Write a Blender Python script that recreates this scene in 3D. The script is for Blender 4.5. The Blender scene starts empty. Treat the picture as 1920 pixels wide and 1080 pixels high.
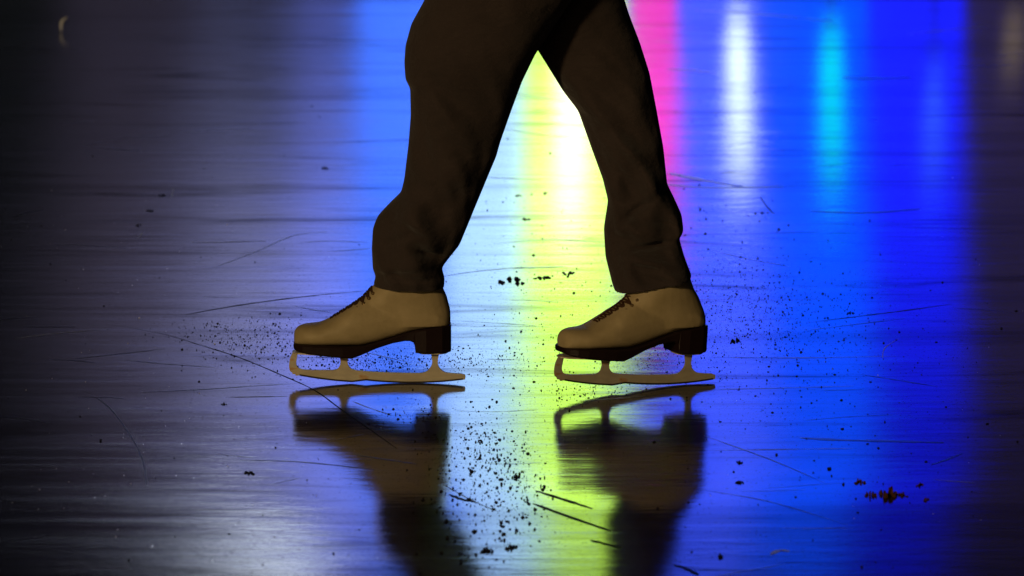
import bpy, bmesh, math, random
from mathutils import Vector, noise
R = math.radians
S = bpy.context.scene
C = S.collection
random.seed(7)

# ---------------------------------------------------------------- camera
PITCH = R(9.73); FPX = 8720.0
CAM = Vector((0.0, -7.856, 1.5128))
cd = bpy.data.cameras.new('camera'); cam = bpy.data.objects.new('camera', cd); C.objects.link(cam)
cam.location = CAM; cam.rotation_euler = (R(90) - PITCH, 0, 0)
cd.sensor_width = 36; cd.lens = 36 * FPX / 1920; cd.clip_end = 2000; cd.clip_start = .1
cd.dof.use_dof = True; cd.dof.focus_distance = 8.0; cd.dof.aperture_fstop = 7.5
S.camera = cam
# ---------------------------------------------------------------- night sky and the one warm flood from behind the camera
w = bpy.data.worlds.new('World'); S.world = w; w.use_nodes = True
nt = w.node_tree; bg = nt.nodes['Background']
sky = nt.nodes.new('ShaderNodeTexSky'); sky.sky_type = 'NISHITA'; sky.sun_disc = False
SUN_EL, SUN_AZ = R(17), R(208)          # azimuth clockwise from +Y
sky.sun_elevation = SUN_EL; sky.sun_rotation = SUN_AZ
nt.links.new(sky.outputs[0], bg.inputs[0]); bg.inputs[1].default_value = 0.0013
sl = bpy.data.lights.new('sun', 'SUN'); sl.energy = 0.82; sl.angle = R(4); sl.color = (1.0, .71, .36)
so = bpy.data.objects.new('sun', sl); C.objects.link(so)
sd = Vector((math.sin(SUN_AZ) * math.cos(SUN_EL), math.cos(SUN_AZ) * math.cos(SUN_EL), math.sin(SUN_EL)))
so.rotation_euler = sd.to_track_quat('Z', 'Y').to_euler(); so.location = (-4, -12, 7)
S.view_settings.view_transform = 'Standard'; S.view_settings.look = 'None'
S.view_settings.exposure = 0; S.view_settings.gamma = 1
S.cycles.use_denoising = True
S.cycles.max_bounces = 6

# ---------------------------------------------------------------- helpers
def ray(px, py):
    a, b = (px - 960) / FPX, -(py - 540) / FPX
    return Vector((a, math.cos(PITCH) + b * math.sin(PITCH), -math.sin(PITCH) + b * math.cos(PITCH)))
def gnd(px, py, z=0.0):                  # a point of the photograph lying on the ice
    d = ray(px, py); return CAM + d * ((z - CAM.z) / d.z)
def upr(px, py, Y=0.0):                  # a point of the photograph at depth Y
    d = ray(px, py); return CAM + d * ((Y - CAM.y) / d.y)
def lin(c):
    return tuple(((v / 255) / 12.92 if v / 255 <= .04045 else ((v / 255 + .055) / 1.055) ** 2.4) for v in c) + (1,)
def interp(pts, t):
    if t <= pts[0][0]: return pts[0][1]
    for (a, u), (b, v) in zip(pts, pts[1:]):
        if t <= b:
            k = (t - a) / (b - a) if b > a else 0
            return u + (v - u) * k
    return pts[-1][1]
def sm(pts, t, r):                       # smoothed interpolation
    return sum(interp(pts, t + r * k / 4) * wt for k, wt in zip(range(-4, 5), (1, 2, 3, 4, 5, 4, 3, 2, 1))) / 25
def mat(name, col=(.5, .5, .5), rough=.6, metal=0., spec=.5):
    m = bpy.data.materials.new(name); m.use_nodes = True
    b = m.node_tree.nodes['Principled BSDF']
    b.inputs['Base Color'].default_value = (*col[:3], 1); b.inputs['Roughness'].default_value = rough
    b.inputs['Metallic'].default_value = metal; b.inputs['Specular IOR Level'].default_value = spec
    return m, m.node_tree, b
def N(nt, t, **kw):
    n = nt.nodes.new(t)
    for k, v in kw.items(): setattr(n, k, v)
    return n
def ramp(nt, src, stops):
    r = N(nt, 'ShaderNodeValToRGB'); e = r.color_ramp.elements
    while len(e) < len(stops): e.new(.5)
    for el, (p, c) in zip(e, stops):
        el.position = p; el.color = (*c, 1) if isinstance(c, tuple) else (c, c, c, 1)
    nt.links.new(src, r.inputs[0]); return r.outputs[0]
def noise_tex(nt, scale, loc=(0, 0, 0), detail=4, rough=.6, size=1.0, coord='Position'):
    g = N(nt, 'ShaderNodeNewGeometry') if coord == 'Position' else N(nt, 'ShaderNodeTexCoord')
    mp = N(nt, 'ShaderNodeMapping'); mp.inputs['Scale'].default_value = scale; mp.inputs['Location'].default_value = loc
    nt.links.new(g.outputs[coord], mp.inputs[0])
    t = N(nt, 'ShaderNodeTexNoise'); t.inputs['Scale'].default_value = size; t.inputs['Detail'].default_value = detail
    t.inputs['Roughness'].default_value = rough
    nt.links.new(mp.outputs[0], t.inputs['Vector']); return t.outputs['Fac']
def math_n(nt, op, a, b):
    n = N(nt, 'ShaderNodeMath', operation=op)
    for k, v in enumerate((a, b)):
        if isinstance(v, (int, float)): n.inputs[k].default_value = v
        else: nt.links.new(v, n.inputs[k])
    return n.outputs[0]
def bump(nt, b, h, dist, strength=1.0, chain=None, sock='Normal'):
    n = N(nt, 'ShaderNodeBump'); n.inputs['Distance'].default_value = dist; n.inputs['Strength'].default_value = strength
    nt.links.new(h, n.inputs['Height'])
    if chain is not None: nt.links.new(chain, n.inputs['Normal'])
    nt.links.new(n.outputs[0], b.inputs[sock]); return n.outputs[0]
def obj(name, bm, m, parent=None, smooth=True):
    me = bpy.data.meshes.new(name); bmesh.ops.recalc_face_normals(bm, faces=bm.faces[:])
    bm.to_mesh(me); bm.free()
    for x in (m if isinstance(m, list) else [m]): me.materials.append(x)
    if smooth:
        for p in me.polygons: p.use_smooth = True
    o = bpy.data.objects.new(name, me); C.objects.link(o); o.parent = parent; return o
def thing(name, label, cat, loc=(0, 0, 0), group=None):
    o = bpy.data.objects.new(name, None); C.objects.link(o); o.location = loc; o.empty_display_size = .1
    return tag(o, label, cat, group)
def tag(o, label, cat, group=None):
    o['label'] = label; o['category'] = cat
    if group: o['group'] = group
    return o
def box(bm, c, s, bev=0.):
    r = bmesh.ops.create_cube(bm, size=1)
    bmesh.ops.scale(bm, vec=s, verts=r['verts']); bmesh.ops.translate(bm, vec=c, verts=r['verts'])
    if bev:
        es = list({e for v in r['verts'] for e in v.link_edges})
        bmesh.ops.bevel(bm, geom=es, offset=bev, segments=2, affect='EDGES', profile=.5)
def loft(bm, rings, cap=True):
    vs = [[bm.verts.new(p) for p in r] for r in rings]
    n = len(rings[0])
    for a, b in zip(vs, vs[1:]):
        for i in range(n): bm.faces.new((a[i], a[(i + 1) % n], b[(i + 1) % n], b[i]))
    if cap: bm.faces.new(vs[0]); bm.faces.new(vs[-1][::-1])
def tube(bm, pts, r, seg=8):
    rings = []
    for i, p in enumerate(pts):
        t = (Vector(pts[min(i + 1, len(pts) - 1)]) - Vector(pts[max(i - 1, 0)])).normalized()
        a = t.orthogonal().normalized(); b = t.cross(a)
        if i: # keep the frame steady
            a = (pa - t * pa.dot(t)).normalized(); b = t.cross(a)
        pa = a
        rr = r[i] if isinstance(r, (list, tuple)) else r
        rings.append([Vector(p) + (a * math.cos(u) + b * math.sin(u)) * rr for u in (2 * math.pi * k / seg for k in range(seg))])
    loft(bm, rings)
def cr(pts, n=6, closed=False):          # Catmull-Rom
    out = []; L = len(pts)
    for i in range(L if closed else L - 1):
        g = (lambda k: pts[k % L]) if closed else (lambda k: pts[max(0, min(L - 1, k))])
        p0, p1, p2, p3 = (Vector(g(i + k)) for k in (-1, 0, 1, 2))
        for s in range(n):
            t = s / n
            out.append(.5 * ((2 * p1) + (p2 - p0) * t + (2 * p0 - 5 * p1 + 4 * p2 - p3) * t * t + (3 * p1 - p0 - 3 * p2 + p3) * t ** 3))
    if not closed: out.append(Vector(pts[-1]))
    return out

# ---------------------------------------------------------------- ice, ground
m, n_, b = mat('wet_ice', (.012, .011, .016), .9, spec=0); ICE = m
streak = noise_tex(n_, (1.1, 26, 1), detail=7, rough=.68)                 # long resurfacing streaks across the view
fine = noise_tex(n_, (9, 150, 1), loc=(3, 1, 0), detail=5, rough=.7)
patch = noise_tex(n_, (.5, 1.7, 1), loc=(7, 2, 0), detail=4)
crystal = noise_tex(n_, (260, 260, 260), detail=3)
cloud = noise_tex(n_, (.30, 3.2, 1), loc=(1, 5, 0), detail=6, rough=.6)   # cloudy bands of duller, frosted ice
pits = noise_tex(n_, (210, 75, 1), loc=(4, 9, 0), detail=2)               # tiny pits in the thawing surface
gx = N(n_, 'ShaderNodeNewGeometry'); sx_ = N(n_, 'ShaderNodeSeparateXYZ'); n_.links.new(gx.outputs['Position'], sx_.inputs[0])
fx = math_n(n_, 'ADD', math_n(n_, 'MULTIPLY', sx_.outputs[0], -.8), math_n(n_, 'MULTIPLY', cloud, .8))   # the side away from the lamps is less polished
frost = ramp(n_, fx, [(.52, 0.), (1.05, 1.)])
n_.links.new(ramp(n_, patch, [(.25, (.008, .006, .009)), (.75, (.026, .021, .028))]), b.inputs['Base Color'])
tan = N(n_, 'ShaderNodeCombineXYZ'); tan.inputs[1].default_value = 1.
# a shallow swell in the ice before the rear skate
ripple = noise_tex(n_, (7, 22, 1), loc=(5, 1, 0), detail=3)               # ruts that make the streaks of light waver
def axis_n(k, c0, w_): return math_n(n_, 'DIVIDE', math_n(n_, 'SUBTRACT', sx_.outputs[k], c0), w_)
gx2 = axis_n(0, gnd(1190, 880).x, .42)
swell = math_n(n_, 'MULTIPLY', math_n(n_, 'TANH', axis_n(1, gnd(1190, 912).y, .16), 0), math_n(n_, 'EXPONENT', math_n(n_, 'MULTIPLY', math_n(n_, 'MULTIPLY', gx2, gx2), -1.), 0))
swell = math_n(n_, 'MULTIPLY', swell, -.0056)
def gloss(r, an, d):
    g = N(n_, 'ShaderNodeBsdfAnisotropic', distribution='BECKMANN'); g.inputs['Anisotropy'].default_value = an
    g.inputs['Color'].default_value = (1, 1, 1, 1)
    n_.links.new(r, g.inputs['Roughness']); n_.links.new(tan.outputs[0], g.inputs['Tangent'])
    c = bump(n_, g, swell, 1.); c = bump(n_, g, ripple, .00032, chain=c); c = bump(n_, g, streak, .00016 * d, chain=c); c = bump(n_, g, fine, .000035 * d, chain=c); bump(n_, g, crystal, .000022 * d, chain=c)
    return g
# melt-water film: a tight lobe, spread sideways by the grooves; under it a duller lobe
film = gloss(math_n(n_, 'ADD', ramp(n_, streak, [(.30, .074), (.5, .086), (.72, .125)]), math_n(n_, 'MULTIPLY', frost, .075)), .66, 1.)
dull = gloss(math_n(n_, 'ADD', ramp(n_, fine, [(.3, .25), (.7, .38)]), math_n(n_, 'MULTIPLY', frost, .06)), .2, .5)
mx = N(n_, 'ShaderNodeMixShader'); n_.links.new(ramp(n_, streak, [(.30, .18), (.5, .07), (.75, .20)]), mx.inputs[0])
n_.links.new(film.outputs[0], mx.inputs[1]); n_.links.new(dull.outputs[0], mx.inputs[2])
fr_ = N(n_, 'ShaderNodeFresnel'); fr_.inputs['IOR'].default_value = 1.32
k_ = math_n(n_, 'MULTIPLY', ramp(n_, streak, [(.25, .62), (.40, .95), (.6, 1.0)]), ramp(n_, cloud, [(.30, .66), (.46, 1.0), (.62, 1.0), (.75, .82)]))
wisp = noise_tex(n_, (1.3, 6.5, 1), loc=(2, 3, 0), detail=7, rough=.62)
wisp.node.inputs['Distortion'].default_value = 1.1                        # smeared, wavy wisps of dull slush
k_ = math_n(n_, 'MULTIPLY', k_, ramp(n_, wisp, [(.30, .45), (.40, .88), (.46, 1.0), (.60, 1.0), (.70, .80)]))
k_ = math_n(n_, 'MULTIPLY', k_, ramp(n_, pits, [(.30, .45), (.38, 1.0)]))
mo = N(n_, 'ShaderNodeMixShader'); n_.links.new(math_n(n_, 'MULTIPLY', fr_.outputs[0], k_), mo.inputs[0])
n_.links.new(b.outputs[0], mo.inputs[1]); n_.links.new(mx.outputs[0], mo.inputs[2])
n_.links.new(mo.outputs[0], next(x for x in n_.nodes if x.type == 'OUTPUT_MATERIAL').inputs[0])
SCORE, n2, b = mat('scored_ice', (.006, .006, .01), .75, spec=.15)
FROST, n2, b = mat('frosted_scratch', (.5, .55, .62), .45)
HAIR, n2, b = mat('hairline_crack', (.010, .010, .016), .30, spec=.42)

bm = bmesh.new()
q = [bm.verts.new(p) for p in ((-30, -25, 0), (30, -25, 0), (30, 10.6, 0), (-30, 10.6, 0))]; bm.faces.new(q)
def score(pts, wd, idx, z=.0004):        # a scratch is part of the ice: a ribbon just on the surface, thinning out at its ends
    P = [gnd(*p) for p in pts]; P = cr([(p.x, p.y, z) for p in P], 7)
    prev = None
    for i, p in enumerate(P):
        t = (P[min(i + 1, len(P) - 1)] - P[max(i - 1, 0)]).normalized(); s = Vector((-t.y, t.x, 0))
        k = math.sin(math.pi * (i + .35) / (len(P) - .3)) ** .5 * (.55 + .9 * random.random()) * wd / 2
        c = (bm.verts.new(p + s * k), bm.verts.new(p - s * k))
        if prev: bm.faces.new((prev[0], c[0], c[1], prev[1])).material_index = idx
        prev = c
D, F, H = 1, 2, 3
for pts, wd, idx in [
    ([(200, 607), (300, 625), (375, 647), (450, 671), (525, 702), (590, 732), (640, 768), (700, 810), (745, 842)], .0035, D),
    ([(350, 590), (420, 577), (500, 565), (600, 553), (690, 545)], .007, D),
    ([(265, 736), (400, 729), (470, 724), (545, 720)], .006, H),
    ([(30, 635), (100, 626), (200, 617)], .004, F),
    ([(400, 502), (480, 472), (550, 442), (615, 435)], .006, H),
    ([(1515, 605), (1620, 592), (1700, 582), (1785, 570)], .006, D),
    ([(1320, 817), (1445, 862), (1550, 907)], .0028, H),
    ([(1500, 821), (1570, 825), (1660, 827), (1770, 830)], .018, H),
    ([(1305, 917), (1440, 940), (1590, 985)], .003, H),
    ([(1655, 672), (1656, 660), (1662, 650), (1685, 635)], .002, F),
    ([(1745, 872), (1775, 862), (1805, 850)], .006, H),
    ([(1004, 920), (1058, 937), (1111, 954)], .012, D),
    ([(999, 944), (1067, 969), (1146, 996)], .011, D),
    ([(1107, 1013), (1135, 1020), (1165, 1028)], .013, D),
    ([(842, 927), (865, 936), (893, 942)], .010, D),
    ([(830, 907), (860, 925), (895, 943), (935, 960)], .003, F),
    ([(1263, 1059), (1285, 1066), (1310, 1079)], .012, D),
    ([(180, 745), (205, 765), (228, 793), (252, 830), (268, 866), (276, 910)], .0045, H),
    ([(1255, 325), (1320, 338), (1400, 352)], .03, H),
    ([(1240, 345), (1330, 352), (1470, 350)], .02, H),
    ([(1580, 146), (1640, 147), (1712, 145)], .06, H),
    ([(1250, 130), (1300, 132), (1345, 138)], .03, H),
    ([(1520, 396), (1620, 399), (1725, 392)], .018, H),
    ([(1300, 20), (1400, 24), (1560, 40)], .05, H),
    ([(1425, 368), (1436, 385), (1452, 402)], .004, D),
    ([(322, 368), (325, 354)], .004, F),
    ([(258, 447), (267, 436)], .003, F),
    ([(1070, 500), (1120, 500), (960, 503), (1000, 502)][2:] + [(1060, 500)], .012, H),
    ([(830, 518), (900, 508), (990, 500)], .006, H),
    ([(850, 770), (930, 772), (1010, 768)], .003, F),
    ([(660, 752), (690, 764), (735, 779)], .003, F),
    ([(425, 745), (480, 744), (540, 743)], .006, F),
    ([(450, 863), (560, 866), (700, 880)], .006, H),
    ([(1330, 670), (1500, 671), (1680, 668)], .004, F),
    ([(1350, 730), (1450, 728), (1600, 724)], .004, F),
    ([(1330, 845), (1450, 843), (1600, 841)], .004, F),
    ([(1445, 1040), (1462, 1032), (1480, 1034)], .010, F),
    ([(560, 455), (620, 452), (690, 455)], .006, F),
    ([(360, 455), (430, 454), (500, 452)], .010, F)]:
    score(pts, wd * .72, idx)
for _ in range(70):                      # faint short scratches everywhere, mostly along the resurfacing direction
    x, y = random.uniform(-40, 1960), random.uniform(60, 1100)
    L = random.uniform(30, 190); a = random.gauss(0, .10)
    score([(x, y), (x + L / 2, y + a * L / 2 + random.gauss(0, 1)), (x + L, y + a * L)], random.uniform(.0016, .004) * (1 + (720 - y) / 720 * .8), random.choice((H, H, H, H, F)))
ice = obj('ice_rink', bm, [ICE, SCORE, FROST, HAIR], smooth=False); ice['kind'] = 'structure'
GROUND, n2, b = mat('trampled_snow', (.2, .21, .24), .9)
n2.links.new(ramp(n2, noise_tex(n2, (2, 2, 2), detail=6), [(.3, (.12, .12, .14)), (.7, (.3, .31, .34))]), b.inputs['Base Color'])
bm = bmesh.new(); q = [bm.verts.new(p) for p in ((-600, -600, -.06), (600, -600, -.06), (600, 600, -.06), (-600, 600, -.06))]; bm.faces.new(q)
g = obj('ground', bm, GROUND); g['kind'] = 'structure'

# ---------------------------------------------------------------- the lit lamps beyond the rink, whose light the wet ice mirrors; a few added as fill
FRAME, n2, b = mat('lamp_housing', (.02, .02, .022), .5)
def glow(name, col, st):
    m = bpy.data.materials.new(name); m.use_nodes = True; n = m.node_tree; n.nodes.clear()
    e = N(n, 'ShaderNodeEmission'); e.inputs[0].default_value = (*col, 1); e.inputs[1].default_value = st
    o = N(n, 'ShaderNodeOutputMaterial'); n.links.new(e.outputs[0], o.inputs[0]); return m
def LX(px, D): return (px - 960) / FPX * (D - CAM.y) / math.cos(R(9))
def fresnel(py, n=1.32):
    c = math.sin(PITCH + (py - 540) / FPX); ct = math.sqrt(1 - (1 - c * c) / n / n)
    return (((c - n * ct) / (c + n * ct)) ** 2 + ((n * c - ct) / (n * c + ct)) ** 2) / 2
def lamp_h(py, D):                       # height on a lamp at depth D that the ice mirrors at this row
    return (gnd(960, py).y - D) * -math.tan(PITCH + (py - 540) / FPX)
ROWS = (-60, 150, 350, 550, 750, 940, 1130)   # six lit fields per panel, strengths set to shape the glow on the ice
def panel(name, label, x0, x1, D, col, st):
    a, c = LX(x0, D), LX(x1, D); cx, wd = (a + c) / 2, c - a
    t = thing(name, label, 'light panel', (cx, D, -.06), 'coloured light panels along the rink edge')
    zs = [lamp_h(r, D) + .06 for r in ROWS]; h0, h1 = zs[0], zs[-1]
    for k, sv in enumerate(st):
        if sv <= 0: h1 = min(h1, zs[k]); continue
        bm = bmesh.new(); box(bm, (0, 0, (zs[k] + zs[k + 1]) / 2), (wd - .006, .03, zs[k + 1] - zs[k] - .004))
        obj('diffuser', bm, glow(name + '_glow', col, 1.28 * sv / fresnel((ROWS[k] + ROWS[k + 1]) / 2)), t, False)
    bm = bmesh.new()
    box(bm, (0, .035, (h0 + h1) / 2), (wd, .03, h1 - h0 + .04)); box(bm, (0, .0, h0 - .014), (wd, .036, .02)); box(bm, (0, .0, h1 + .014), (wd, .036, .02))
    obj('housing', bm, FRAME, t, False)
    for s in (-1, 1):
        bm = bmesh.new(); box(bm, (s * wd * .35, .035, h0 / 2 - .01), (.03, .03, h0 - .02), .003); box(bm, (s * wd * .35, .0, .012), (.05, .4, .02), .004)
        obj('foot', bm, FRAME, t, False)
def tubelamp(name, label, px, wpx, z0, z1, D, col, st):
    cx = LX(px, D); r = LX(960 + wpx / 2, D)
    t = thing(name, label, 'tube lamp', (cx, D, -.06), 'upright tube lamps along the rink edge')
    h0, h1 = z0 + .06, z1 + .06
    bm = bmesh.new(); tube(bm, [(0, 0, h0), (0, 0, h1)], r, 16); obj('glass_tube', bm, glow(name + '_glow', col, st), t)
    bm = bmesh.new(); tube(bm, [(0, 0, h1 + .001), (0, 0, h1 + .05)], [r * 1.08, r * .9], 16); obj('cap', bm, FRAME, t)
    bm = bmesh.new(); tube(bm, [(0, 0, .03), (0, 0, h0 - .001)], .008, 12); tube(bm, [(0, 0, 0), (0, 0, .03)], [.16, .13], 24); obj('stand', bm, FRAME, t)
PD, TD = 12.2, 11.7
panel('light_panel', 'narrow dim grey-violet fill panel added first on the left beyond the ice', 130, 380, PD, (.72, .60, 1), (.020, .022, .034, .044, .030, .012))  # added fill that lifts the dark ice at far left
panel('light_panel', 'wide dim lavender light panel second on the left beyond the ice', 380, 560, PD, (.47, .49, 1), (.05, .10, .24, .36, .24, .30))
panel('light_panel', 'periwinkle fill panel added between the lavender and the royal blue one', 560, 675, PD, (.21, .26, 1), (.20, .34, .60, .85, .65, .5))  # added step so the blue glow fades gradually to the left
panel('light_panel', 'tall royal blue light panel behind the front leg', 675, 850, PD, (.045, .16, 1), (1, 1.05, 1.0, .9, .75, .5))
panel('light_panel', 'pale ice-blue light panel shining between the legs beside the yellow one', 850, 990, PD, (.36, .60, 1), (1, 1.1, 1.15, 1.0, .85, .75))
panel('light_panel', 'bright yellow-green light panel shining between the legs', 990, 1165, PD, (.58, 1, .10), (1.1, 1.5, 1.5, 1.1, .72, .60))
panel('light_panel', 'hot pink light panel glowing behind the trailing leg', 1176, 1258, TD, (1, .03, .62), (.75, .9, .42, .04, 0, 0))
panel('light_panel', 'violet-blue light panel next to the hot pink panel', 1165, 1420, PD, (.042, .088, 1), (1.0, 1.1, 1.1, 1.0, .78, .52))
panel('light_panel', 'azure blue light panel behind the cyan tube lamp', 1420, 1620, PD, (.002, .065, 1), (1.0, 1.0, 1.0, .92, .68, .42))
panel('light_panel', 'deep pure blue light panel right of the azure one', 1620, 1800, PD, (.008, .012, 1), (1.0, 1.0, .85, .60, .34, .20))
panel('light_panel', 'dim plum-coloured fill panel added last on the right', 1800, 2060, PD, (.5, .36, 1), (.034, .034, .026, .022, .014, .010))  # added fill that tints the dark ice past the last blue panel
tubelamp('tube_lamp', 'white tube lamp glowing between the pink and the azure panel', 1374, 38, .66, 1.36, TD - .3, (.74, .92, 1), 3.6)
tubelamp('tube_lamp', 'cyan tube lamp glowing in front of the azure panel', 1552, 36, .72, 1.36, TD - .3, (0, .66, .66), 3.0)
tubelamp('tube_lamp', 'thin faint blue tube lamp in front of the deep blue panel', 1746, 16, .9, 1.35, TD - .3, (.05, .18, 1), 2.6)
tubelamp('tube_lamp', 'white tube added to brighten the core of the yellow-green panel', 1074, 54, .75, 1.6, TD - .3, (1, 1, .7), 5)  # added tube, whitens the middle of the yellow-green reflection
tubelamp('tube_lamp', 'short dim amber tube lamp at far right beyond the dark ice', 1893, 34, .66, .85, TD - .3, (1, .75, .5), .35)
t = thing('spotlight', 'round white spotlight high on a pole at the left of the lamps', 'spotlight', (LX(485, PD), PD, -.06))
bm = bmesh.new(); tube(bm, [(0, 0, .03), (0, 0, 3.05)], .025, 12); tube(bm, [(0, 0, 0), (0, 0, .03)], [.25, .22], 24); obj('pole', bm, FRAME, t)
bm = bmesh.new(); tube(bm, [(0, .12, 3.26), (0, -.02, 3.26)], [.14, .19], 24); obj('housing', bm, FRAME, t)
bm = bmesh.new(); tube(bm, [(0, -.021, 3.26), (0, -.04, 3.26)], [.18, .16], 24); obj('lens', bm, glow('spot_glow', (.76, .87, 1), 6), t)

# ---------------------------------------------------------------- the skater
person = thing('person', 'skater in baggy dark brown trousers and tan laced ice skates gliding over wet ice', 'person', (0, 0, 0))
# materials
TROUS, n2, b = mat('brown_cotton', (.05, .034, .018), .9, spec=.15)
n2.links.new(ramp(n2, noise_tex(n2, (6, 6, 6), detail=5, coord='Object'), [(.3, (.044, .033, .031)), (.7, (.062, .046, .043))]), b.inputs['Base Color'])
h1 = noise_tex(n2, (700, 700, 240), detail=2, coord='Object'); h2 = noise_tex(n2, (24, 24, 40), detail=4, coord='Object')
bump(n2, b, h1, .0006, chain=bump(n2, b, h2, .006))
b.inputs['Sheen Weight'].default_value = .15
LEATHER, n2, b = mat('tan_leather', (.5, .36, .16), .55, spec=.3)
n2.links.new(ramp(n2, noise_tex(n2, (30, 30, 30), detail=6, coord='Object'), [(.3, (.42, .33, .17)), (.7, (.54, .43, .24))]), b.inputs['Base Color'])
bump(n2, b, noise_tex(n2, (500, 500, 500), detail=3, coord='Object'), .0004)
SOLE, n2, b = mat('dark_sole', (.018, .008, .008), .5, spec=.3)
STEEL, n2, b = mat('skate_steel', (.5, .45, .38), .5, .35)
n2.links.new(ramp(n2, noise_tex(n2, (22, 22, 60), detail=6, coord='Object'), [(.42, (.62, .55, .40)), (.60, (.72, .64, .46)), (.70, (.64, .33, .10))]), b.inputs['Base Color'])
EDGE, n2, b = mat('dark_steel_edge', (.10, .085, .07), .35, .8)
LACE, n2, b = mat('brown_lace', (.07, .035, .02), .9, spec=.1)
EYE, n2, b = mat('brass_hook', (.25, .17, .08), .4, .8)

K = 1073.0 * 1.0                          # photograph pixels per metre at the skater
GY = 722.0
def sk(px, py): return ((px - 815) / 1090.0, (GY - py) / K)   # skate's own plane: x along the boot (toe negative), z up
def make_skate(lean=0.0):
    up5 = 5
    # boot: foot stations and shaft rings, fused by a voxel remesh
    bm = bmesh.new(); seg = 28
    top = [(552, 626), (556, 619), (563, 614), (575, 611), (601, 609), (618, 601), (642, 587), (666, 572), (684, 560), (700, 556), (790, 556), (815, 566), (834, 585), (846, 604)]
    bot = [(552, 652), (678, 653), (707, 647), (737, 638), (775, 626), (814, 620), (846, 618)]
    wid = [(552, .010), (554, .019), (560, .028), (572, .036), (595, .043), (640, .046), (700, .040), (750, .034), (800, .034), (825, .029), (838, .020), (845, .008)]
    rings = []
    xs = [552.5, 554, 557, 561, 566] + list(range(574, 830, 8)) + [832, 836, 840, 843, 845]
    for px in xs:
        x, zb = sk(px, interp(bot, px) - up5); zt = sk(px, interp(top, px))[1]; wd = interp(wid, px)
        ring = []
        for k in range(seg):
            u = 2 * math.pi * k / seg; cu, su = math.cos(u), math.sin(u)
            e = .62 if su < 0 else .85
            if px > 650: yscale = 1 - .30 * max(0, su) * min(1, (px - 650) / 60) * (1 if zt > .1 else .5)
            else: yscale = 1 - .10 * max(0, su)
            ring.append(Vector((x, wd * yscale * math.copysign(abs(cu) ** e, cu), (zb + zt) / 2 + (zt - zb) / 2 * math.copysign(abs(su) ** e, su))))
        rings.append(ring)
    loft(bm, rings)
    fr = [(480, 712), (500, 711), (535, 704), (544, 697), (558, 686), (572, 676), (600, 690), (620, 715)]
    bk = [(480, 826), (520, 826), (541, 830), (558, 838), (585, 845), (600, 845.5), (620, 844)]
    rings = []
    for py in range(612, 514, -6):
        dx = lean * max(0, 600 - py) / 80; f = sk(interp(fr, py) - dx * .4, 0)[0]; bb = sk(interp(bk, py) - dx, 0)[0]; z = sk(0, py)[1]
        hd = interp([(485, .043), (540, .041), (575, .037), (617, .034)], py)
        rings.append([Vector(((f + bb) / 2 + (bb - f) / 2 * math.copysign(abs(math.cos(u)) ** .9, math.cos(u)), hd * math.copysign(abs(math.sin(u)) ** .85, math.sin(u)), z)) for u in (2 * math.pi * k / seg for k in range(seg))])
    loft(bm, rings)
    boot = obj('ice_skate', bm, LEATHER)
    md = boot.modifiers.new('fuse', 'REMESH'); md.mode = 'VOXEL'; md.voxel_size = .0022; md.use_smooth_shade = True
    md = boot.modifiers.new('soften', 'SMOOTH'); md.iterations = 7; md.factor = .5
    # sole with heel
    bm = bmesh.new()
    st = [(551.5, 653, 656), (553, 651, 659), (558, 650, 662), (570, 650.2, 664), (589, 650.5, 665.5), (620, 651, 669), (645, 652, 672), (662, 652.5, 673), (678, 652, 667.5), (690, 650, 662.5), (707, 646, 655.5), (737, 637, 646.5),
          (760, 630, 642.5), (770, 627, 642.5), (776, 625, 645), (778.5, 624.4, 651), (780, 624, 665), (800, 621, 666), (830, 617.5, 666), (843, 616.5, 666), (846, 617, 665)]
    sw = [(551, .014), (553, .024), (560, .033), (572, .041), (595, .048), (640, .049), (700, .040), (750, .033), (778, .034), (800, .036), (825, .033), (838, .026), (846, .015)]
    rings = []
    for px, a, c in st:
        x = sk(px, 0)[0]; zt = sk(0, a - up5)[1] + .001; zb = sk(0, c - up5)[1]; wd = interp(sw, px); wb = wd * (.92 if px > 777 else .97)
        r_ = min(.002, (zt - zb) * .2)
        rings.append([Vector((x, -wd + r_, zt)), Vector((x, wd - r_, zt)), Vector((x, wd, zt - r_)), Vector((x, wb, zb + r_)), Vector((x, wb - r_, zb)), Vector((x, -wb + r_, zb)), Vector((x, -wb, zb + r_)), Vector((x, -wd, zt - r_))])
    loft(bm, rings); obj('sole', bm, SOLE, boot, False)
    # blade: one steel outline with three stanchions
    out = cr([(544, 699), (542.5, 690), (544.5, 675), (551, 663), (559, 662), (557.5, 673), (556, 686), (561, 694), (575, 697), (605, 697.5), (628, 697), (636, 692), (639, 681), (637, 666), (655, 666), (652, 681), (655, 691), (664, 697), (690, 700), (730, 702), (770, 703),
              (795, 702), (806, 694), (810.5, 683), (809, 662), (823, 662), (821, 682), (824, 693), (834, 701), (850, 703.5)], 4)
    pts = [(p[0], p[1]) for p in [(v.x, v.y) for v in out]] if hasattr(out[0], 'x') else out
    pts += [(866, 704.5), (872, 706.5), (873, 710), (872, 715)]
    pts += [(x, 715 + (x - 872) * 0 + 6.6 * (1 - ((x - 772) / 100) ** 2)) for x in range(862, 672, -14)]
    pts += [(660, 720.0), (630, 717.6), (604, 714.6), (580, 711), (560, 707.2), (555, 708.2), (553.5, 704.6), (549, 705.2), (548, 702)]
    bm = bmesh.new(); th = .0028
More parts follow.
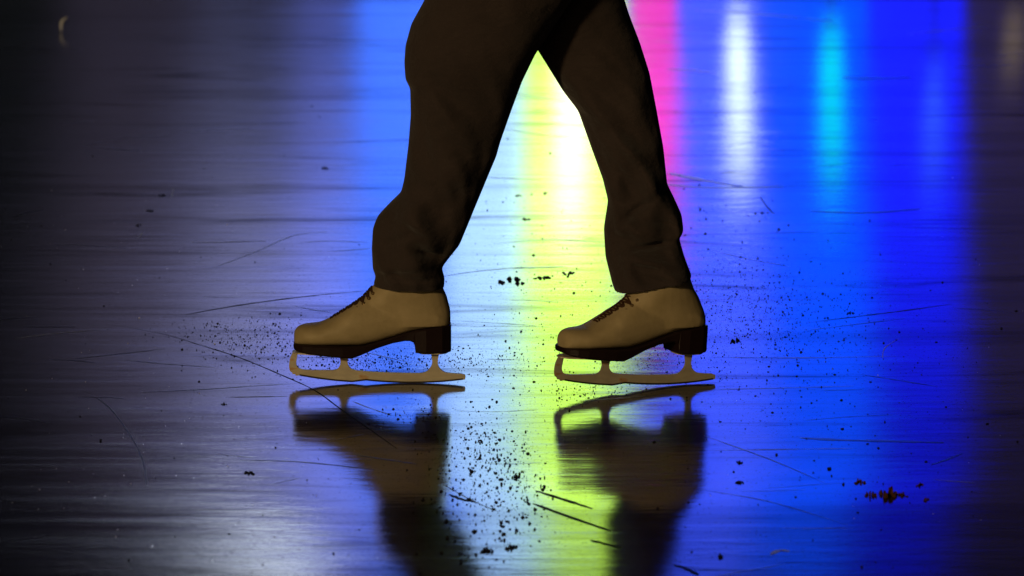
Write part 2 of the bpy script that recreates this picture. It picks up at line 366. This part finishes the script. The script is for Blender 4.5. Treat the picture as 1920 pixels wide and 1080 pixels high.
    def plate(pp, t0, t1):
        from mathutils.geometry import tessellate_polygon
        a = [bm.verts.new((sk(x, y)[0], t0, sk(x, y)[1])) for x, y in pp]; c = [bm.verts.new((sk(x, y)[0], t1, sk(x, y)[1])) for x, y in pp]
        n = len(pp)
        for tri in tessellate_polygon([[Vector((x, -y, 0)) for x, y in pp]]):
            bm.faces.new([a[k] for k in tri]); bm.faces.new([c[k] for k in tri][::-1])
        for i in range(n): bm.faces.new((a[i], a[(i + 1) % n], c[(i + 1) % n], c[i]))
    plate(pts, -th, th)
    obj('blade', bm, STEEL, boot, False)
    bm = bmesh.new(); th = .0033
    bot_ = [(x, 715 + 6.6 * (1 - ((x - 772) / 100) ** 2)) for x in range(868, 672, -14)] + [(660, 720.0), (630, 717.6), (604, 714.6), (580, 711), (562, 707.6)]
    for (x0, y0), (x1, y1) in zip(bot_, bot_[1:]):
        ring = [[Vector((sk(x, 0)[0], t_, sk(0, y + d_)[1])) for t_, d_ in ((-th, .05), (th, .05), (th, -3.0), (-th, -3.0))] for x, y in ((x0, y0), (x1, y1))]
        loft(bm, ring, False)
    bmesh.ops.remove_doubles(bm, verts=bm.verts[:], dist=1e-5)
    obj('ground_edge', bm, EDGE, boot, False)
    # mounting plates that screw the blade to the sole
    bm = bmesh.new()
    x0, z0 = sk(562, 668); x1 = sk(660, 0)[0]
    loft(bm, [[Vector((sk(px, 0)[0], s * wv, sk(0, py)[1] + dz)) for s, dz in ((-1, 0), (1, 0), (1, .0025), (-1, .0025))] for px, py, wv in ((549, 664.5, .008), (560, 664.5, .02), (590, 664.5, .03), (640, 669.4, .03), (660, 670.5, .022), (668, 669.5, .012))])
    obj('toe_plate', bm, STEEL, boot, False)
    bm = bmesh.new()
    loft(bm, [[Vector((sk(px, 0)[0], s * wv, sk(0, 664)[1] + dz)) for s, dz in ((-1, 0), (1, 0), (1, .0025), (-1, .0025))] for px, wv in ((785, .012), (792, .022), (825, .024), (836, .016), (840, .008))])
    obj('heel_plate', bm, STEEL, boot, False)
    # laces and hooks up the instep
    bm = bmesh.new()
    rows = [(622, 600), (634, 592.5), (646, 585), (658, 577.5), (669, 570), (680, 562), (690, 552), (698, 543)]
    P = [Vector((sk(a, c)[0], 0, sk(a, c)[1])) for a, c in rows]
    def strand(a, c, s):
        pa, pb = P[a], P[c]; out = []
        for k in range(9):
            f = k / 8; y = s * (.021 - .042 * f); p = pa.lerp(pb, f)
            out.append((p.x + .0028 - .0028 * math.cos(f * 2 * math.pi) * 0 - .0035 * (1 - (y / .021) ** 2), y, p.z - .008 * (y / .021) ** 2 + .0012))
        tube(bm, out, .0019, 6)
    for i in range(len(P)):
        strand(i, i, 1)
        if i + 1 < len(P): strand(i, i + 1, 1); strand(i, i + 1, -1)
        for s in (-1, 1):
            eb = bmesh.new(); tube(eb, [(P[i].x + .004, s * .0215, P[i].z - .007), (P[i].x + .0015, s * .0245, P[i].z - .006)], [.0034, .0026], 8); obj('lace_hook', eb, EYE, boot)
    obj('laces', bm, LACE, boot)
    return boot
front = make_skate(); front.parent = person
front.location = (upr(815, 722).x, 0.0, 0.0)
front.location.x = (815 - 960) / FPX * 8.0
rear = make_skate(20); rear.parent = person
rear.location = ((1287 - 960) / FPX * 8.0, -.008, .0003)
rear.rotation_euler = (0, R(2.5), R(23.5))

# trousers: two lofted legs running into the hips, folded and fused
LL = [(-330, 820), (-160, 812), (-60, 806), (0, 797), (47, 771), (88, 760), (119, 758), (150, 760), (166, 769), (218, 770), (270, 766), (337, 758), (363, 752), (386, 728), (407, 708), (430, 699), (467, 697), (508, 699), (519, 705), (534, 700), (548, 701)]
LR = [(-330, 1150), (-160, 1130), (-60, 1100), (0, 1070), (60, 1030), (99, 1004), (150, 979), (207, 958), (264, 938), (290, 931), (342, 909), (405, 883), (456, 862), (480, 843), (500, 828), (519, 834), (548, 832)]
RL = [(-330, 830), (-160, 850), (-60, 930), (0, 960), (60, 995), (101, 1021), (156, 1055), (194, 1084), (259, 1107), (322, 1130), (363, 1140), (415, 1132), (467, 1135), (519, 1148), (545, 1158), (560, 1160)]
RR = [(-330, 1150), (-160, 1150), (-60, 1158), (0, 1167), (41, 1180), (93, 1200), (150, 1218), (218, 1231), (290, 1244), (358, 1251), (384, 1264), (415, 1278), (446, 1282), (458, 1273), (493, 1283), (512, 1290), (530, 1297), (560, 1306)]
bm = bmesh.new(); seg = 72
def leg(Lp, Rp, y0, depth, ybase, slope, sd, creases):
    rings = []; py = ybase
    while py > -330:
        l, r = sm(Lp, py, 7), sm(Rp, py, 7)
        Y = interp(y0, py); hd = interp(depth, py)
        ring = []
        for k in range(seg):
            u = 2 * math.pi * k / seg; cu, su = math.cos(u), math.sin(u)
            ppy = py + slope * cu
            p = upr((l + r) / 2 + (r - l) / 2 * math.copysign(abs(cu) ** .92, cu), ppy, Y)
            # soft gathered folds, stronger towards the cuff
            g_ = interp([(-300, .2), (100, .45), (330, .9), (420, 1.0), (520, .8), (560, .35)], py)
            q = Vector((p.x * 5 + sd, su * 1.4, p.z * 11 + cu * 1.2))
            f = noise.noise(q) * .026 + noise.noise(q * 2.3) * .014
            f += .011 * math.sin(p.z * 70 + 2.2 * math.sin(u + sd) + 3 * noise.noise(q * .8)) * g_
            if su < 0:                       # pinched creases where the cloth bunches over the boot
                sx = 960 + p.x / 8 * FPX
                for cx_, cy_, tilt, lx, wy, dp in creases:
                    f -= dp * math.exp(-((ppy - cy_ - (sx - cx_) * tilt) / wy) ** 2 - ((sx - cx_) / lx) ** 2) / max(g_, .3)
            ring.append(Vector((p.x, Y + (hd + f * g_) * math.copysign(abs(su) ** .95, su), p.z)))
        rings.append(ring); py -= 3
    loft(bm, rings)
leg(LL, LR, [(-330, 0), (-60, -.06), (100, -.055), (400, -.015), (548, 0)], [(-330, .16), (-60, .12), (100, .105), (300, .088), (430, .080), (500, .062), (548, .056)], 537, 2, 1.7, [(803, 466, .35, 26, 7, .022), (745, 505, -.1, 40, 6, .010), (790, 515, .1, 45, 5, .010), (770, 415, .55, 40, 9, .012), (815, 300, 2.2, 22, 30, .010), (745, 440, -.5, 26, 8, .010)])
leg(RL, RR, [(-330, 0), (-60, .075), (100, .07), (400, .02), (560, -.026)], [(-330, .16), (-60, .115), (100, .10), (300, .088), (430, .080), (500, .072), (560, .070)], 532, -13, 5.1, [(1225, 452, -.12, 50, 7, .020), (1190, 385, -.7, 34, 8, .014), (1245, 410, .3, 34, 7, .012), (1215, 492, .15, 50, 6, .012), (1165, 330, 1.6, 18, 30, .012), (1170, 440, .5, 24, 8, .010)])
tr = obj('trousers', bm, TROUS, person)
md = tr.modifiers.new('fuse', 'REMESH'); md.mode = 'VOXEL'; md.voxel_size = .0028; md.use_smooth_shade = True
md = tr.modifiers.new('soften', 'SMOOTH'); md.iterations = 3; md.factor = .5

# ---------------------------------------------------------------- dirt on the ice
DIRT, n2, b = mat('dark_grit', (.010, .008, .008), .8, spec=.2)
LEAF, n2, b = mat('brown_leaf_scrap', (.10, .035, .012), .8, spec=.2)
SNOW, n2, b = mat('ice_shaving', (.75, .78, .82), .35)
def chip(bm, c, sx, sy, sz, rnd=random):
    a = rnd.random() * 6.28; n = rnd.choice((5, 6, 7)); up = []; lo = []
    for k in range(n):
        u = 2 * math.pi * k / n + rnd.uniform(-.3, .3); r = rnd.uniform(.6, 1.15)
        x, y = math.cos(u) * r * sx, math.sin(u) * r * sy
        lo.append(bm.verts.new((c[0] + x, c[1] + y, c[2])))
        k2 = rnd.uniform(.35, .75); up.append(bm.verts.new((c[0] + x * k2, c[1] + y * k2, c[2] + sz * rnd.uniform(.6, 1.2))))
    bm.faces.new(lo[::-1]); bm.faces.new(up)
    for k in range(n): bm.faces.new((lo[k], lo[(k + 1) % n], up[(k + 1) % n], up[k]))
def scatter(bm, x, y, sxp, syp, n, s0, s1):
    for _ in range(n):
        px, py = random.gauss(x, sxp), random.gauss(y, syp)
        if py < 40: continue
        p = gnd(px, py); s = s0 + (s1 - s0) * random.random() ** 3
        st = random.choice((.8, 1, 1, 1.6))
        chip(bm, (p.x, p.y, .0002), s * st, s * random.uniform(.8, 1.6), s * random.uniform(.4, 1.2))
bm = bmesh.new()
for a in [(480, 640, 60, 24, 520, .0006, .0019), (430, 620, 70, 14, 150, .0006, .0018), (690, 682, 80, 13, 900, .0005, .0017), (900, 680, 70, 18, 320, .0006, .0019), (1100, 735, 70, 14, 200, .0006, .0019),
          (905, 850, 55, 40, 600, .0006, .0024), (950, 930, 45, 50, 260, .0007, .0030), (890, 1000, 50, 50, 160, .0008, .003), (1400, 590, 90, 50, 1500, .0005, .0017), (1540, 600, 110, 50, 450, .0005, .0017), (1380, 520, 80, 40, 260, .0007, .002), (1450, 690, 130, 40, 260, .0006, .002),
          (1030, 600, 90, 70, 260, .0006, .0022), (960, 430, 120, 60, 60, .0012, .0026), (1350, 400, 60, 40, 50, .0012, .003), (1520, 810, 120, 60, 50, .0008, .0026), (760, 785, 40, 16, 130, .0006, .0018), (1210, 690, 60, 20, 320, .0005, .0014)]:
    scatter(bm, *a)
for _ in range(420):
    scatter(bm, random.uniform(0, 1920), random.uniform(150, 1080), 30, 12, 1, .0008, .0026)
o = tag(obj('ice_grit', bm, DIRT, smooth=False), 'fine dark grit and dirt specks strewn over the wet ice', 'grit'); o['kind'] = 'stuff'
bm = bmesh.new()
for _ in range(170):
    x = random.gauss(260, 170) if random.random() < .6 else random.uniform(0, 1920)
    scatter(bm, x, random.uniform(330, 1060), 5, 3, 1, .0004, .0012)
o = tag(obj('ice_shavings', bm, SNOW, smooth=False), 'tiny white ice shavings glinting on the dark ice', 'ice shavings'); o['kind'] = 'stuff'

def crumb(px, py, wpx, hpx, label, m=DIRT, name='dirt_crumb', bits=3):
    p = gnd(px, py); bm = bmesh.new(); s = wpx / 1090 / 2 * .72
    rnd = random.Random(int(px * 7 + py))
    bits = bits * 2 + 1
    for k in range(bits):
        f = k / (bits - 1) - .5; e = 1 - abs(f) * 1.1
        chip(bm, (f * s * 2 + rnd.gauss(0, s * .15), rnd.uniform(-1, 1) * s * 1.5, 0), s * rnd.uniform(.25, .5), s * rnd.uniform(.4, 1.6), max(.0012, hpx / 1090 / 2.6 * e * rnd.uniform(.5, 1.2)), rnd)
    o = obj(name, bm, m, smooth=False); o.location = (p.x, p.y, .0003)
    tag(o, label, 'leaf scrap' if m is LEAF else 'dirt crumb', 'scraps and crumbs lying on the ice')
for a in [
    (958, 527, 60, 16, 'longest dark crumb, lying on pale blue ice between the two trouser cuffs'),
    (1018, 522, 34, 10, 'dark crumb on the yellow-lit ice just right of the longest crumb'),
    (1066, 513, 26, 9, 'small forked dark crumb on yellow-lit ice nearest the rear trouser cuff'),
    (972, 367, 14, 8, 'dark crumb highest up in the bright gap between the legs'),
    (986, 411, 22, 6, 'thin flat dark crumb in the bright gap at trouser bulge height'),
    (609, 316, 18, 12, 'lone dark crumb on grey ice left of the front leg'),
    (303, 367, 20, 9, 'topmost of three dark crumbs on the dim ice at left'),
    (281, 396, 20, 10, 'middle one of three dark crumbs on the dim ice at left'),
    (260, 423, 13, 9, 'lowest of three dark crumbs on the dim ice at left'),
    (1380, 640, 22, 14, 'dark crumb on blue ice right of the rear boot heel'),
    (467, 888, 20, 11, 'dark crumb on grey ice below the toe of the front skate'),
    (420, 758, 11, 6, 'tiny dark crumb left of the reflected toe of the front skate'),
    (1350, 1045, 11, 16, 'upright dark crumb at the bottom right of the rear leg reflection'),
    (1387, 868, 13, 9, 'upper of two small dark crumbs right of the rear leg reflection'),
    (1387, 906, 16, 8, 'lower of two small dark crumbs right of the rear leg reflection'),
    (958, 1028, 20, 14, 'red-brown dark crumb low between the two reflected legs'),
    (912, 1032, 26, 16, 'ragged dark crumb low beside the front leg reflection'),
    (966, 895, 15, 13, 'round dark crumb in the grit between the two reflected boots'),
    (1596, 587, 16, 8, 'dark crumb on blue ice at the end of a thin crack'),
    (450, 720 - 160, 0, 0, '')]:
    if a[2]: crumb(*a, bits=2 if a[2] < 16 else 3)
for a in [(1667, 930, 30, 34, 'largest brown leaf scrap, in the cluster on dark blue ice at lower right'),
          (1632, 930, 22, 22, 'brown leaf scrap just left of the largest scrap'),
          (1612, 904, 22, 10, 'flat brown leaf scrap at the upper left of the scrap cluster'),
          (1692, 929, 20, 11, 'flat brown leaf scrap touching the right side of the largest scrap'),
          (1724, 910, 14, 10, 'small brown leaf scrap at the upper right of the scrap cluster'),
          (1737, 938, 12, 10, 'small brown leaf scrap at the far right of the scrap cluster')]:
    crumb(*a, m=LEAF, name='leaf_scrap')

p = gnd(118, 60); bm = bmesh.new()
tube(bm, cr([(-.004, 0, .002), (-.006, .01, .016), (-.002, .02, .030), (.012, .03, .040)], 5), [.0008] + [.0014, .002, .0026, .003, .0034, .0036, .0038, .004, .004, .0038, .0034, .003, .0022, .0012] + [.0008], 8)
o = obj('gouge_glint', bm, SNOW); o.location = (p.x, p.y, 0); tag(o, 'shining curved gouge in the dark ice at upper left, built as a raised curl', 'ice gouge')  # raised curl added to catch light where a gouge shines
